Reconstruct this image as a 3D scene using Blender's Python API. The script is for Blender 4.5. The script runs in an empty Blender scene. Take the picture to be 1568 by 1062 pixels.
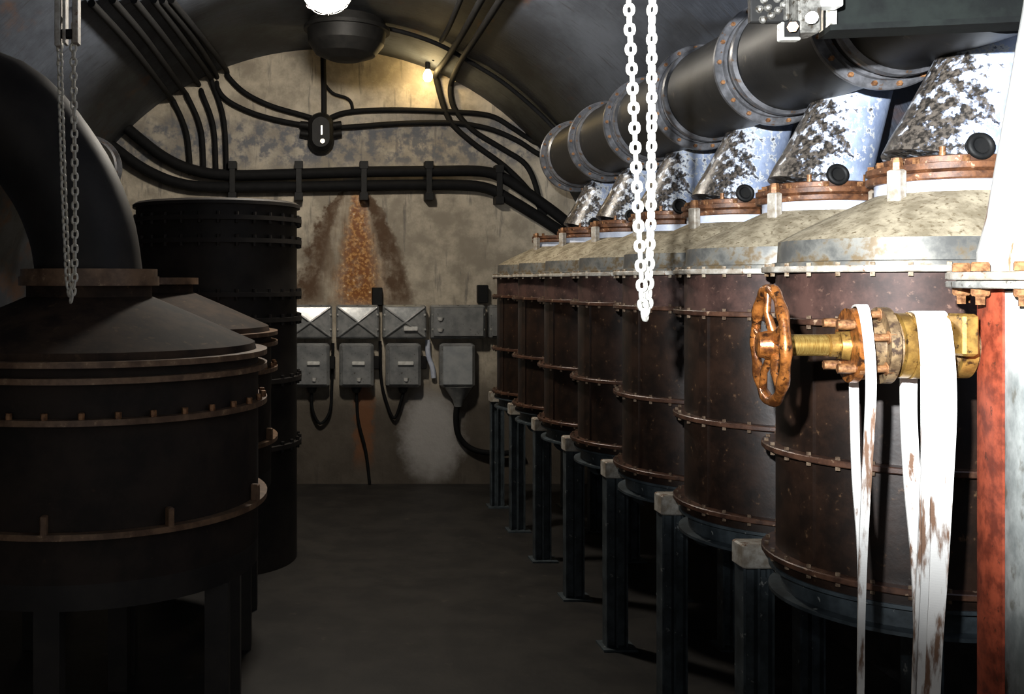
import bpy, math, random
from math import sin, cos, pi, sqrt, radians
from mathutils import Vector, Matrix
random.seed(7)
S = bpy.context.scene
COL = S.collection
E = 2.6            # eye height above the gallery floor
F = 1524.0         # focal length in pixels of a 1568 px wide frame
VX, VY = 470.0, 430.0

# ------------------------------------------------------------ camera
cam = bpy.data.cameras.new('camera'); cam.sensor_width = 36.0
cam.lens = F/1568*36; cam.shift_x = (784-VX)/1568; cam.shift_y = -(531-VY)/1568
cam.clip_start = 0.05
co = bpy.data.objects.new('camera', cam); COL.objects.link(co)
co.location = (0, 0, E); co.rotation_euler = (pi/2, 0, 0)
S.camera = co
# ------------------------------------------------------------ world, lamps, exposure
w = bpy.data.worlds.new('World'); S.world = w; w.use_nodes = True
w.node_tree.nodes['Background'].inputs[0].default_value = (1.0, 0.98, 0.96, 1)
w.node_tree.nodes['Background'].inputs[1].default_value = 0.42
def P(px, py, d):
    return Vector(((px-VX)/F*d, d, E-(py-VY)/F*d))
def light(name, kind, loc, energy, color, radius):
    l = bpy.data.lights.new(name, kind); l.energy = energy; l.color = color
    l.shadow_soft_size = radius
    o = bpy.data.objects.new(name, l); COL.objects.link(o); o.location = loc
    return o
fl = light('flash', 'SPOT', (-0.26, -0.02, E+0.42), 4500, (0.93, 0.97, 1.0), 0.03)
fl.data.spot_size = radians(65); fl.data.spot_blend = 1.0
fl.rotation_euler = (P(1680, -40, 4)-Vector(fl.location)).to_track_quat('-Z', 'Y').to_euler()
S.view_settings.view_transform = 'Standard'; S.view_settings.look = 'None'
S.view_settings.exposure = 0.0; S.view_settings.gamma = 1.0
S.view_settings.use_curve_mapping = False
LAMP_E, BULB_E = 210.0, 90.0

# ------------------------------------------------------------ materials
def lin(c):
    return tuple((v/255/12.92 if v/255 <= 0.04045 else ((v/255+0.055)/1.055)**2.4) for v in c)+(1,)
class NT:
    def __init__(s, name):
        s.m = bpy.data.materials.new(name); s.m.use_nodes = True
        s.t = s.m.node_tree; s.b = s.t.nodes['Principled BSDF']
        s.tc = s.t.nodes.new('ShaderNodeTexCoord')
    def n(s, k, **kw):
        x = s.t.nodes.new(k)
        for a, v in kw.items(): setattr(x, a, v)
        return x
    def put(s, sock, v):
        if isinstance(v, (int, float, tuple)): sock.default_value = v
        else: s.t.links.new(v, sock)
    def coord(s, scale=(1, 1, 1), loc=(0, 0, 0)):
        mp = s.n('ShaderNodeMapping'); s.t.links.new(s.tc.outputs['Object'], mp.inputs[0])
        mp.inputs['Scale'].default_value = scale; mp.inputs['Location'].default_value = loc
        return mp.outputs[0]
    def noise(s, scale, detail=6, rough=0.6, co=None, dist=0.0):
        x = s.n('ShaderNodeTexNoise'); x.inputs['Scale'].default_value = scale
        x.inputs['Detail'].default_value = detail; x.inputs['Roughness'].default_value = rough
        x.inputs['Distortion'].default_value = dist
        s.t.links.new(co if co is not None else s.coord(), x.inputs['Vector'])
        return x.outputs['Fac']
    def ramp(s, fac, a, b, c0=0.0, c1=1.0):
        x = s.n('ShaderNodeMapRange'); x.interpolation_type = 'SMOOTHSTEP'
        s.put(x.inputs[0], fac); x.inputs[1].default_value = a; x.inputs[2].default_value = b
        x.inputs[3].default_value = c0; x.inputs[4].default_value = c1
        return x.outputs[0]
    def math(s, op, a, b=0.0):
        x = s.n('ShaderNodeMath', operation=op); s.put(x.inputs[0], a); s.put(x.inputs[1], b)
        return x.outputs[0]
    def mix(s, fac, a, b):
        x = s.n('ShaderNodeMix', data_type='RGBA'); s.put(x.inputs[0], fac)
        s.put(x.inputs[6], a); s.put(x.inputs[7], b)
        return x.outputs[2]
    def bump(s, h, strength=0.4, dist=0.01):
        x = s.n('ShaderNodeBump'); x.inputs['Strength'].default_value = strength
        x.inputs['Distance'].default_value = dist
        s.put(x.inputs['Height'], h); s.t.links.new(x.outputs[0], s.b.inputs['Normal'])
    def done(s, col, rough=0.6, metal=0.0, spec=0.5):
        s.put(s.b.inputs['Base Color'], col); s.put(s.b.inputs['Roughness'], rough)
        s.put(s.b.inputs['Metallic'], metal); s.b.inputs['Specular IOR Level'].default_value = spec
        return s.m
def mottled(name, c1, c2, scale=6, c3=None, thr=(0.6, 0.66), scale3=18, rough=0.6, metal=0.0, spec=0.5,
            bump=0.3, dist=0.006, stretch=(1, 1, 1), contrast=(0.35, 0.65)):
    g = NT(name); cc = g.coord(stretch)
    a = g.noise(scale, 8, 0.65, cc)
    col = g.mix(g.ramp(a, *contrast), lin(c1), lin(c2))
    b = g.noise(scale3, 6, 0.6, cc)
    if c3: col = g.mix(g.ramp(b, *thr), col, lin(c3))
    if bump: g.bump(g.math('ADD', a, g.math('MULTIPLY', b, 0.5)), bump, dist)
    return g.done(col, rough, metal, spec)

M = {}
M['drum'] = mottled('rust brown drum paint', (24, 15, 10), (46, 30, 21), 6, (104, 78, 55), (0.62, 0.76), 24, 0.45, 0, 0.5, 0.25, 0.004)
M['upper'] = mottled('worn purple brown drum colour with light painted in', (46, 31, 27), (80, 56, 49), 7, (118, 90, 76), (0.6, 0.72), 30, 0.62, 0, 0.4, 0.25, 0.004)  # lighter than the lower casings: light on the upper casing put into the colour
M['flange'] = mottled('rusty flange steel', (58, 38, 30), (96, 66, 50), 14, (170, 140, 114), (0.62, 0.72), 22, 0.4, 0.1, 0.5, 0.35, 0.004)
M['rim'] = mottled('dusty rim steel', (150, 138, 122), (205, 200, 190), 12, (112, 76, 48), (0.62, 0.7), 26, 0.55, 0.1, 0.5, 0.35, 0.004)
M['bolt'] = mottled('bolt steel', (120, 92, 64), (205, 190, 168), 30, None, rough=0.35, metal=0.4, bump=0)
M['drumbolt'] = mottled('painted bolt', (96, 76, 62), (160, 138, 116), 30, None, rough=0.22, metal=0.35, bump=0)
M['rustbolt'] = mottled('rusted bolt', (92, 58, 34), (166, 120, 80), 40, None, rough=0.45, metal=0.3, bump=0)
M['hood'] = mottled('dusty hood metal', (84, 84, 82), (138, 136, 128), 6, (104, 88, 64), (0.5, 0.64), 12, 0.5, 0.2, 0.5, 0.3, 0.004)
M['dust'] = mottled('khaki dust on hood', (128, 117, 96), (176, 164, 140), 9, (104, 90, 68), (0.52, 0.7), 46, 0.9, 0, 0.2, 0.5, 0.006)
M['duct'] = mottled('flaking pale blue duct paint', (120, 132, 158), (186, 198, 224), 7, (62, 62, 62), (0.44, 0.58), 24, 0.26, 0.1, 0.6, 0.6, 0.008)
def duct_mat():
    # pale blue paint; soot has eaten it away on the side towards the aisle (own local x)
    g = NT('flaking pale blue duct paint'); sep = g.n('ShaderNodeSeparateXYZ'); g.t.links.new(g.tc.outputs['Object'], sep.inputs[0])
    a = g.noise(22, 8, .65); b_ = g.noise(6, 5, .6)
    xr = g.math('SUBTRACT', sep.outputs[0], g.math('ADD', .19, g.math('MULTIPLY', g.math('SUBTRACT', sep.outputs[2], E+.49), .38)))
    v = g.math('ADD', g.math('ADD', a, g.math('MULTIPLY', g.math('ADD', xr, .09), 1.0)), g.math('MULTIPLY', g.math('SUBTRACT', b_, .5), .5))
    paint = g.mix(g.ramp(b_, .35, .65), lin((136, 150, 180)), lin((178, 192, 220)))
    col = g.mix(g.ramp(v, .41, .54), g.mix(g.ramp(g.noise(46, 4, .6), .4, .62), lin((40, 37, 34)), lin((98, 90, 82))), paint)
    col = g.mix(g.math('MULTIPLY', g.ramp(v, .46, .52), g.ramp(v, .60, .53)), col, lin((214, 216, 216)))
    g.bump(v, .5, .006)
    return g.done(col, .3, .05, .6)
M['duct'] = duct_mat()
M['manifold'] = mottled('sooty duct paint', (15, 15, 16), (28, 27, 26), 4, (84, 76, 64), (0.64, 0.76), 9, 0.5, 0.0, 0.45, 0.3, 0.006)
M['ring'] = mottled('duct ring paint', (70, 70, 72), (112, 112, 116), 9, (92, 70, 52), (0.6, 0.66), 22, 0.35, 0.2, 0.6, 0.2, 0.004)
M['clamp'] = mottled('rusted clamp band', (70, 44, 30), (128, 84, 54), 16, (190, 160, 130), (0.62, 0.7), 30, 0.5, 0.15, 0.5, 0.4, 0.004)
M['whitering'] = mottled('pale collar paint', (186, 194, 214), (216, 222, 236), 10, None, rough=0.5)
M['frame'] = mottled('grey blue frame paint', (48, 55, 59), (76, 85, 90), 8, (170, 172, 168), (0.64, 0.72), 20, 0.5, 0.1, 0.5, 0.3, 0.004)
M['beam'] = mottled('dark green beam paint', (8, 10, 10), (18, 22, 20), 7, (92, 98, 94), (0.70, 0.78), 22, 0.8, 0, 0.15)
M['silver'] = mottled('worn galvanised steel', (150, 150, 146), (214, 212, 204), 20, (84, 76, 64), (0.58, 0.66), 34, 0.35, 0.5, 0.5, 0.4, 0.003)
M['worn'] = mottled('worn grey steel', (84, 82, 78), (136, 134, 128), 26, (60, 54, 46), (0.52, 0.62), 40, 0.4, 0.5, 0.5, 0.5, 0.004)
M['chain'] = mottled('galvanised chain', (196, 194, 186), (232, 230, 222), 30, None, rough=0.4, metal=0.15, bump=0)
M['leftchain'] = mottled('dull chain steel', (200, 194, 182), (228, 222, 208), 30, None, rough=0.5, metal=0.2, bump=0)
M['wheel'] = mottled('rusty handwheel iron', (84, 46, 20), (176, 108, 50), 26, (54, 32, 18), (0.55, 0.62), 34, 0.32, 0.45, 0.6, 0.5, 0.004)
M['brass'] = mottled('brass spindle', (164, 124, 58), (206, 172, 96), 30, None, rough=0.28, metal=0.8, bump=0.1, stretch=(12, 1, 1))
M['oldbrass'] = mottled('tarnished brass', (118, 88, 44), (176, 138, 70), 18, (70, 50, 30), (0.58, 0.68), 30, 0.36, 0.55, 0.5, 0.3, 0.003)
M['valve'] = mottled('corroded valve iron', (84, 66, 46), (140, 116, 84), 22, (60, 44, 32), (0.52, 0.62), 34, 0.5, 0.25, 0.5, 0.5, 0.005)
M['vessel'] = mottled('chalky grey vessel paint', (170, 172, 168), (216, 218, 212), 5, (112, 106, 92), (0.55, 0.66), 15, 0.55, 0, 0.4, 0.25, 0.004, (1, 1, .45))
M['barrel'] = mottled('grey barrel paint', (100, 104, 102), (164, 166, 162), 7, (84, 80, 70), (0.55, 0.68), 18, 0.5, 0, 0.4, 0.25, 0.004, (1, 1, .4))
M['cone'] = mottled('white cone paint with rust runs', (196, 196, 192), (232, 232, 228), 5, (146, 104, 76), (0.62, 0.7), 16, 0.55, 0, 0.4, 0.25, 0.004, (1, 1, .22))
M['red'] = mottled('red lead stripe', (104, 42, 26), (166, 76, 50), 16, (80, 40, 26), (0.62, 0.7), 34, 0.5, 0, 0.5, 0.3, 0.003)
M['black'] = mottled('black cable sheath', (11, 11, 12), (20, 20, 21), 10, None, rough=0.8, spec=0.25, bump=0)
M['iron'] = mottled('black iron', (13, 13, 13), (24, 23, 22), 10, None, rough=0.6, spec=0.3)
M['box'] = mottled('grey cast box', (120, 122, 122), (150, 150, 148), 6, (88, 84, 78), (0.62, 0.7), 20, 0.35, 0.2, 0.5, 0.2, 0.003)
M['boxlight'] = mottled('light grey sheet cover', (150, 154, 156), (172, 174, 174), 6, None, rough=0.5, bump=0.1)
M['lid'] = mottled('polished cast lid', (150, 152, 152), (186, 186, 184), 9, None, rough=0.28, metal=0.35, bump=0.1)
M['plate'] = mottled('white enamel plate', (214, 212, 206), (236, 234, 228), 20, None, rough=0.25, bump=0)
M['leftdrum'] = mottled('dark brown tank paint', (34, 28, 24), (52, 42, 35), 4, (66, 50, 38), (0.64, 0.74), 18, 0.7, 0, 0.3, 0.25, 0.005)
M['lefthood'] = mottled('dusty brown tank hood', (38, 28, 21), (70, 53, 40), 5, (92, 72, 54), (0.6, 0.74), 18, 0.8, 0, 0.3, 0.25, 0.005)
M['leftflange'] = mottled('brown tank flange', (96, 72, 54), (140, 110, 84), 10, (168, 140, 110), (0.6, 0.7), 20, 0.45, 0.1, 0.5, 0.2, 0.003)
M['tank'] = mottled('black tank paint', (32, 29, 27), (48, 43, 39), 4, (60, 50, 42), (0.66, 0.76), 14, 0.6, 0, 0.4, 0.2, 0.004)
M['floor'] = mottled('damp dark floor', (32, 30, 29), (48, 45, 42), 2.5, (66, 61, 55), (0.62, 0.75), 6, 0.6, 0, 0.4, 0.4, 0.01)
M['side'] = mottled('sooty wall', (52, 52, 54), (76, 74, 72), 2.0, (104, 94, 80), (0.62, 0.75), 5, 0.85, 0, 0.3, 0.4, 0.01)

def strap_mat():
    g = NT('white webbing'); a = g.noise(20, 6, 0.6, g.coord((1, 1, .16)))
    sep = g.n('ShaderNodeSeparateXYZ'); g.t.links.new(g.tc.outputs['Object'], sep.inputs[0])
    low = g.ramp(sep.outputs[2], E-0.30, E-0.9, 0.0, 0.11)     # grease worn into the lower length
    st = g.ramp(g.math('ADD', a, low), 0.62, 0.72)
    col = g.mix(st, lin((232, 230, 226)), lin((122, 92, 72)))
    wv = g.n('ShaderNodeTexWave'); wv.inputs['Scale'].default_value = 90; wv.bands_direction = 'Z'
    g.t.links.new(g.tc.outputs['Object'], wv.inputs[0]); g.bump(wv.outputs['Fac'], 0.2, 0.002)
    return g.done(col, 0.8)
M['strap'] = strap_mat()
def vault_mat():
    g = NT('sooty vault concrete')
    a = g.noise(1.3, 8, 0.65, g.coord((1, .55, 1)))
    st = g.noise(5, 5, 0.6, g.coord((.7, 4.0, .7)))
    col = g.mix(g.ramp(a, .35, .68), lin((66, 72, 84)), lin((102, 110, 124)))
    col = g.mix(g.ramp(st, .55, .72, 0, .6), col, lin((58, 58, 62)))
    r = g.noise(1.6, 5, .6, g.coord((1.2, .5, 1.2), (3, 1, 0)))
    col = g.mix(g.ramp(r, .58, .72, 0, .75), col, lin((120, 84, 60)))
    g.bump(g.math('ADD', a, st), .5, .02)
    return g.done(col, .8, 0, .3)
M['vault'] = vault_mat()
def endwall_mat():
    # plaster with rust run, lime run, damp patches and painted lower shade fixed on the wall (object x, z in metres)
    g = NT('stained end wall plaster')
    sep = g.n('ShaderNodeSeparateXYZ'); g.t.links.new(g.tc.outputs['Object'], sep.inputs[0])
    n1 = g.noise(2.2, 8, .65); n2 = g.noise(7, 6, .65); n3 = g.noise(5, 6, .6, g.coord((2.5, 1, .35)))
    x = g.math('ADD', sep.outputs[0], g.math('MULTIPLY', g.math('SUBTRACT', n2, .5), .28)); z = sep.outputs[2]
    col = g.mix(g.ramp(n1, .38, .64), lin((158, 148, 132)), lin((206, 194, 174)))
    col = g.mix(g.ramp(n3, .56, .7, 0, .6), col, lin((100, 98, 96)))
    # grey band of damp between the cables and the pipes
    band = g.math('MULTIPLY', g.ramp(z, E+1.35, E+1.6), g.ramp(z, E+2.2, E+1.95))
    col = g.mix(g.math('MULTIPLY', band, g.ramp(n2, .42, .6, 0.25, .95)), col, lin((108, 110, 116)))
    def cone(xc, z0, z1, w0, w1, soft):
        t = g.ramp(z, z0, z1, w0, w1)
        dx = g.math('ABSOLUTE', g.math('SUBTRACT', x, xc))
        q = g.math('DIVIDE', dx, t)
        m = g.ramp(q, 1.0, 1.0-soft)
        return g.math('MULTIPLY', m, g.ramp(z, z0+.05, z0-.1))
    # rust: a dark arched outline running down from the conduit, round a bright ochre core
    t = g.math('MAXIMUM', g.math('SUBTRACT', E+1.17, z), 0.0)
    wo = g.math('MULTIPLY', g.math('SQRT', t), .60)
    dx = g.math('ABSOLUTE', g.math('SUBTRACT', x, .60)); q = g.math('DIVIDE', dx, g.math('ADD', wo, .06))
    lowcut = g.math('MULTIPLY', g.ramp(z, E-.5, E-.15), g.ramp(z, E+1.22, E+1.12))
    m2 = g.math('MULTIPLY', g.math('MULTIPLY', g.ramp(q, 1.08, .92), g.ramp(q, .45, .68)), lowcut)
    m3 = g.math('MULTIPLY', g.ramp(q, 1.0, .8), lowcut)
    col = g.mix(g.math('MULTIPLY', m3, g.ramp(n3, .35, .65, .15, .6)), col, lin((124, 100, 76)))
    col = g.mix(g.math('MULTIPLY', m2, g.ramp(n2, .25, .6, .45, .95)), col, lin((88, 64, 44)))
    m1 = g.math('MULTIPLY', cone(.66, E+1.15, E-.2, .13, .40, .75), lowcut)
    n4 = g.noise(24, 3, .6)
    col = g.mix(g.math('MULTIPLY', m1, g.ramp(n2, .25, .5, .5, 1)), col, g.mix(g.ramp(n4, .45, .62), lin((142, 86, 38)), lin((206, 150, 84))))
    col = g.mix(g.math('MULTIPLY', m1, g.ramp(n4, .66, .70)), col, lin((236, 222, 200)))
    m4 = g.math('MULTIPLY', g.ramp(g.math('ABSOLUTE', g.math('SUBTRACT', x, .72)), .16, .05), g.math('MULTIPLY', g.ramp(z, E-.9, E-1.2), g.ramp(z, E-2.5, E-2.1)))
    # lower wall darkened, its shadow painted into the colour
    col = g.mix(g.ramp(z, E-1.0, E-1.7, 0, .9), col, lin((70, 62, 54)))
    col = g.mix(g.math('MULTIPLY', m4, .7), col, lin((132, 82, 46)))
    # pale lime deposit
    dx = g.math('DIVIDE', g.math('SUBTRACT', x, 1.60), .42); dz = g.math('DIVIDE', g.math('SUBTRACT', z, E-1.98), .62)
    rr = g.math('ADD', g.math('MULTIPLY', dx, dx), g.math('MULTIPLY', dz, dz))
    col = g.mix(g.ramp(g.math('ADD', rr, g.math('MULTIPLY', g.math('SUBTRACT', n1, .5), 1.2)), 1.3, .15, 0, .9), col, lin((186, 182, 178)))
    g.bump(g.math('ADD', n1, n2), .5, .02)
    return g.done(col, g.ramp(m1, 0, 1, .85, .4), 0, .4)
M['endwall'] = endwall_mat()
def emit_mat(name, col, strength):
    g = NT(name); g.b.inputs['Base Color'].default_value = (.8, .8, .8, 1)
    g.b.inputs['Emission Color'].default_value = col; g.b.inputs['Emission Strength'].default_value = strength
    return g.m
M['lampglass'] = emit_mat('lit lamp glass', (1, .92, .80, 1), LAMP_E)
M['bulbglass'] = emit_mat('lit bulb glass', (1, .72, .32, 1), BULB_E)

# ------------------------------------------------------------ mesh builder
class MB:
    def __init__(s): s.v = []; s.f = []; s.sm = []
    def add(s, vs, fs, smooth=False, T=None):
        b = len(s.v)
        s.v += [tuple(T @ Vector(p)) if T is not None else tuple(p) for p in vs]
        s.f += [tuple(i+b for i in q) for q in fs]; s.sm += [smooth]*len(fs)
        return s
    def box(s, c, size, T=None, bev=0.0):
        x, y, z = c; a, b, h = size[0]/2, size[1]/2, size[2]/2
        e = min(bev, a*.9, b*.9, h*.9)
        if e <= 0:
            vs = [(x+i*a, y+j*b, z+k*h) for k in (-1, 1) for j in (-1, 1) for i in (-1, 1)]
            return s.add(vs, [(0, 2, 3, 1), (4, 5, 7, 6), (0, 1, 5, 4), (2, 6, 7, 3), (0, 4, 6, 2), (1, 3, 7, 5)], False, T)
        vs = []; ring = lambda A, B, Z: [(x-A, y-B+e, Z), (x-A+e, y-B, Z), (x+A-e, y-B, Z), (x+A, y-B+e, Z), (x+A, y+B-e, Z), (x+A-e, y+B, Z), (x-A+e, y+B, Z), (x-A, y+B-e, Z)]
        for A, B, Z in ((a-e, b-e, z-h), (a, b, z-h+e), (a, b, z+h-e), (a-e, b-e, z+h)): vs += ring(A, B, Z)
        fs = [tuple(range(7, -1, -1)), tuple(range(24, 32))]
        for k in range(3):
            for i in range(8): fs.append((k*8+i, k*8+(i+1) % 8, k*8+8+(i+1) % 8, k*8+8+i))
        return s.add(vs, fs, False, T)
    def lathe(s, prof, seg=48, T=None, smooth=True, closed=False, a0=0.0):
        n = len(prof); vs = []; fs = []
        for i in range(seg):
            a = a0+2*pi*i/seg
            vs += [(r*cos(a), r*sin(a), z) for r, z in prof]
        m = n if closed else n-1
        for i in range(seg):
            j = (i+1) % seg
            for k in range(m):
                l = (k+1) % n
                fs.append((i*n+k, j*n+k, j*n+l, i*n+l))
        # each profile stretch gets its own verts so that edges stay crisp
        for k in range(m):
            l = (k+1) % n
            pr = [prof[k], prof[l]]
            vv = []; ff = []
            for i in range(seg):
                a = a0+2*pi*i/seg
                vv += [(r*cos(a), r*sin(a), z) for r, z in pr]
            for i in range(seg):
                j = (i+1) % seg
                ff.append((i*2, j*2, j*2+1, i*2+1))
            s.add(vv, ff, smooth, T)
        return s
    def tube(s, pts, r, seg=10, smooth=True, T=None, caps=True):
        pts = [Vector(p) for p in pts]; n = len(pts)
        rs = r if isinstance(r, (list, tuple)) else [r]*n
        t0 = (pts[1]-pts[0]).normalized()
        up = Vector((0, 0, 1)) if abs(t0.z) < .9 else Vector((1, 0, 0))
        u = t0.cross(up).normalized(); vs = []; fs = []
        for i, p in enumerate(pts):
            t = (pts[min(i+1, n-1)]-pts[max(i-1, 0)]).normalized()
            u = (u-t*u.dot(t)).normalized(); v = t.cross(u)
            for k in range(seg):
                a = 2*pi*k/seg; vs.append(p+(u*cos(a)+v*sin(a))*rs[i])
        for i in range(n-1):
            for k in range(seg):
                l = (k+1) % seg
                fs.append((i*seg+k, i*seg+l, (i+1)*seg+l, (i+1)*seg+k))
        s.add(vs, fs, smooth, T)
        if caps:
            s.add(vs[:seg], [tuple(range(seg-1, -1, -1))], False, T)
            s.add(vs[-seg:], [tuple(range(seg))], False, T)
        return s
    def cyl(s, p, q, r, seg=16, smooth=True): return s.tube([p, q], r, seg, smooth)
    def torus(s, R, r, seg=32, sub=8, T=None, bumps=0, amp=0.0):
        vs = []; fs = []
        for i in range(seg):
            a = 2*pi*i/seg; q = r*(1+amp*cos(bumps*a))
            for k in range(sub):
                b = 2*pi*k/sub
                vs.append(((R+q*cos(b))*cos(a), (R+q*cos(b))*sin(a), q*sin(b)))
        for i in range(seg):
            for k in range(sub):
                fs.append((i*sub+k, ((i+1) % seg)*sub+k, ((i+1) % seg)*sub+(k+1) % sub, i*sub+(k+1) % sub))
        return s.add(vs, fs, True, T)
    def ribbon(s, pts, widths, wd, th):
        """flat band along pts, width along wd"""
        pts = [Vector(p) for p in pts]; n = len(pts); vs = []; fs = []; wd = Vector(wd).normalized()
        for i, p in enumerate(pts):
            t = (pts[min(i+1, n-1)]-pts[max(i-1, 0)]).normalized()
            wv = (wd-t*wd.dot(t)).normalized(); nv = t.cross(wv)
            h = wv*widths[i]/2; q = nv*th/2
            vs += [p-h-q, p+h-q, p+h+q, p-h+q]
        for i in range(n-1):
            for k in range(4):
                fs.append((i*4+k, i*4+(k+1) % 4, (i+1)*4+(k+1) % 4, (i+1)*4+k))
        fs += [(3, 2, 1, 0), tuple((n-1)*4+k for k in range(4))]
        return s.add(vs, fs, False)
    def ring_holes(s, *a): return s
    def mesh(s, name, mat):
        me = bpy.data.meshes.new(name); me.from_pydata(s.v, [], s.f); me.update()
        me.polygons.foreach_set('use_smooth', s.sm); me.materials.append(M[mat] if isinstance(mat, str) else mat)
        import bmesh
        bm = bmesh.new(); bm.from_mesh(me); bmesh.ops.recalc_face_normals(bm, faces=bm.faces); bm.to_mesh(me); bm.free()
        return me
    def build(s, name, mat, parent=None, loc=None, kind=None, label=None):
        return link(name, s.mesh(name, mat), parent, loc, kind, label)
def link(name, me, parent=None, loc=None, kind=None, label=None, T=None):
    o = bpy.data.objects.new(name, me); COL.objects.link(o)
    if parent is not None: o.parent = parent
    if T is not None: o.matrix_local = T
    elif loc is not None: o.location = loc
    if kind: o['kind'] = kind
    if label: o['label'] = label
    return o
def tag(o, label, cat, group=None):
    o['label'] = label; o['category'] = cat
    if group: o['group'] = group
    return o
def thing(name, label, cat, loc=(0, 0, 0), group=None, rz=0):
    o = bpy.data.objects.new(name, None); COL.objects.link(o); o.location = loc
    o.rotation_euler = (0, 0, rz); o.empty_display_size = .1
    return tag(o, label, cat, group)
def copy_tree(o, parent=None):
    c = o.copy(); COL.objects.link(c); c.parent = parent
    for ch in list(o.children): copy_tree(ch, c)
    return c
def axis_T(p, d):
    return Matrix.Translation(Vector(p)) @ Vector(d).to_track_quat('Z', 'Y').to_matrix().to_4x4()
def smooth_path(pts, k=4):
    pts = [Vector(p) for p in pts]; out = []; n = len(pts)
    for i in range(n-1):
        p0, p1, p2, p3 = pts[max(i-1, 0)], pts[i], pts[i+1], pts[min(i+2, n-1)]
        for j in range(k):
            t = j/k
            out.append(.5*((2*p1)+(p2-p0)*t+(2*p0-5*p1+4*p2-p3)*t*t+(3*p1-p0-3*p2+p3)*t**3))
    out.append(pts[-1]); return out

# ------------------------------------------------------------ the gallery
X0, RV, YE = 0.235, 3.6, 12.76
ZS = E-0.63                       # springing of the vault
YB = -3.0
def shell(name, prof, mat, th):   # prof: list of (x, z) with outward normal given by order; extruded along y
    b = MB(); n = len(prof); vs = []
    for y in (YB, YE+.25):
        vs += [(x, y, z) for x, z, _, _ in prof]
        vs += [(x+nx*th, y, z+nz*th) for x, z, nx, nz in prof]
    N = 2*n; fs = []
    for i in range(n-1):
        fs += [(i, i+1, N+i+1, N+i), (n+i, N+n+i, N+n+i+1, n+i+1)]
        fs += [(i, n+i, n+i+1, i+1), (N+i, N+i+1, N+n+i+1, N+n+i)]
    fs += [(0, N, N+n, n), (n-1, 2*n-1, N+2*n-1, N+n-1)]
    b.add(vs, fs, n > 4); return b.build(name, mat, kind='structure')
arc = [(X0+RV*cos(a), ZS+RV*sin(a), cos(a), sin(a)) for a in [pi*i/64 for i in range(65)]]
shell('ceiling', arc, 'vault', .3)
shell('wall_right', [(X0+RV, 0, 1, 0), (X0+RV, ZS, 1, 0)], 'side', .3)
shell('wall_left', [(X0-RV, 0, -1, 0), (X0-RV, ZS, -1, 0)], 'side', .3)
MB().box((X0, (YB+YE)/2, -.1), (2*RV+.6, YE-YB+.5, .2)).build('floor', 'floor', kind='structure')
b = MB()
pr = [(X0-RV-.2, -.1)]+[(X0+(RV+.2)*cos(a), ZS+(RV+.2)*sin(a)) for a in [pi-pi*i/64 for i in range(65)]]+[(X0+RV+.2, -.1)]
n = len(pr)
b.add([(x, YE, z) for x, z in pr]+[(x, YE+.3, z) for x, z in pr], [tuple(range(n)), tuple(range(2*n-1, n-1, -1))]+[(i, (i+1) % n, n+(i+1) % n, n+i) for i in range(n)])
b.build('wall_back', 'endwall', kind='structure')

def V(px, py, off=.03):           # point on the vault seen through pixel, off metres below the surface
    a, bb = (px-VX)/F, -(py-VY)/F; c = .63; R = RV-off
    A = a*a+bb*bb; B = -2*a*X0+2*bb*c; C = X0*X0+c*c-R*R
    d = (-B+sqrt(B*B-4*A*C))/(2*A); d = min(d, YE-off)
    return P(px, py, d)
def W(px, py, off=.05): return P(px, py, YE-off)

# ------------------------------------------------------------ right row: filter drums
DX, DP, D0, NR = 2.60, 1.10, 4.35, 7
RB, RF = .50, .56
ZT, Z2, ZL, ZB = E+.05, E-.17, E-.74, E-1.21      # flange heights
OFF = .19                                          # the hood opening sits towards the wall
hexbolt = MB().lathe([(0, .018), (.013, .018), (.013, 0), (.013, -.028), (0, -.028)], 6, smooth=False).mesh('bolt', 'bolt')
def flange_mb(z, th=.026, r=RF): return MB().lathe([(RB-.01, z-th/2), (r-.004, z-th/2), (r, z-th/2+.004), (r, z+th/2-.004), (r-.004, z+th/2), (RB-.01, z+th/2)], 64)
def bolt_mb(z, n=26, r=RF-.022, th=.026, h=.013, br=.010):
    b = MB()
    for i in range(n):
        a = 2*pi*(i+.5)/n
        T = Matrix.Translation((r*cos(a), r*sin(a), z))
        b.lathe([(0, th/2+h), (br, th/2+h), (br, th/2)], 6, T, False); b.lathe([(br, -th/2), (br, -th/2-h*1.3), (0, -th/2-h*1.3)], 6, T, False)
    return b
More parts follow.
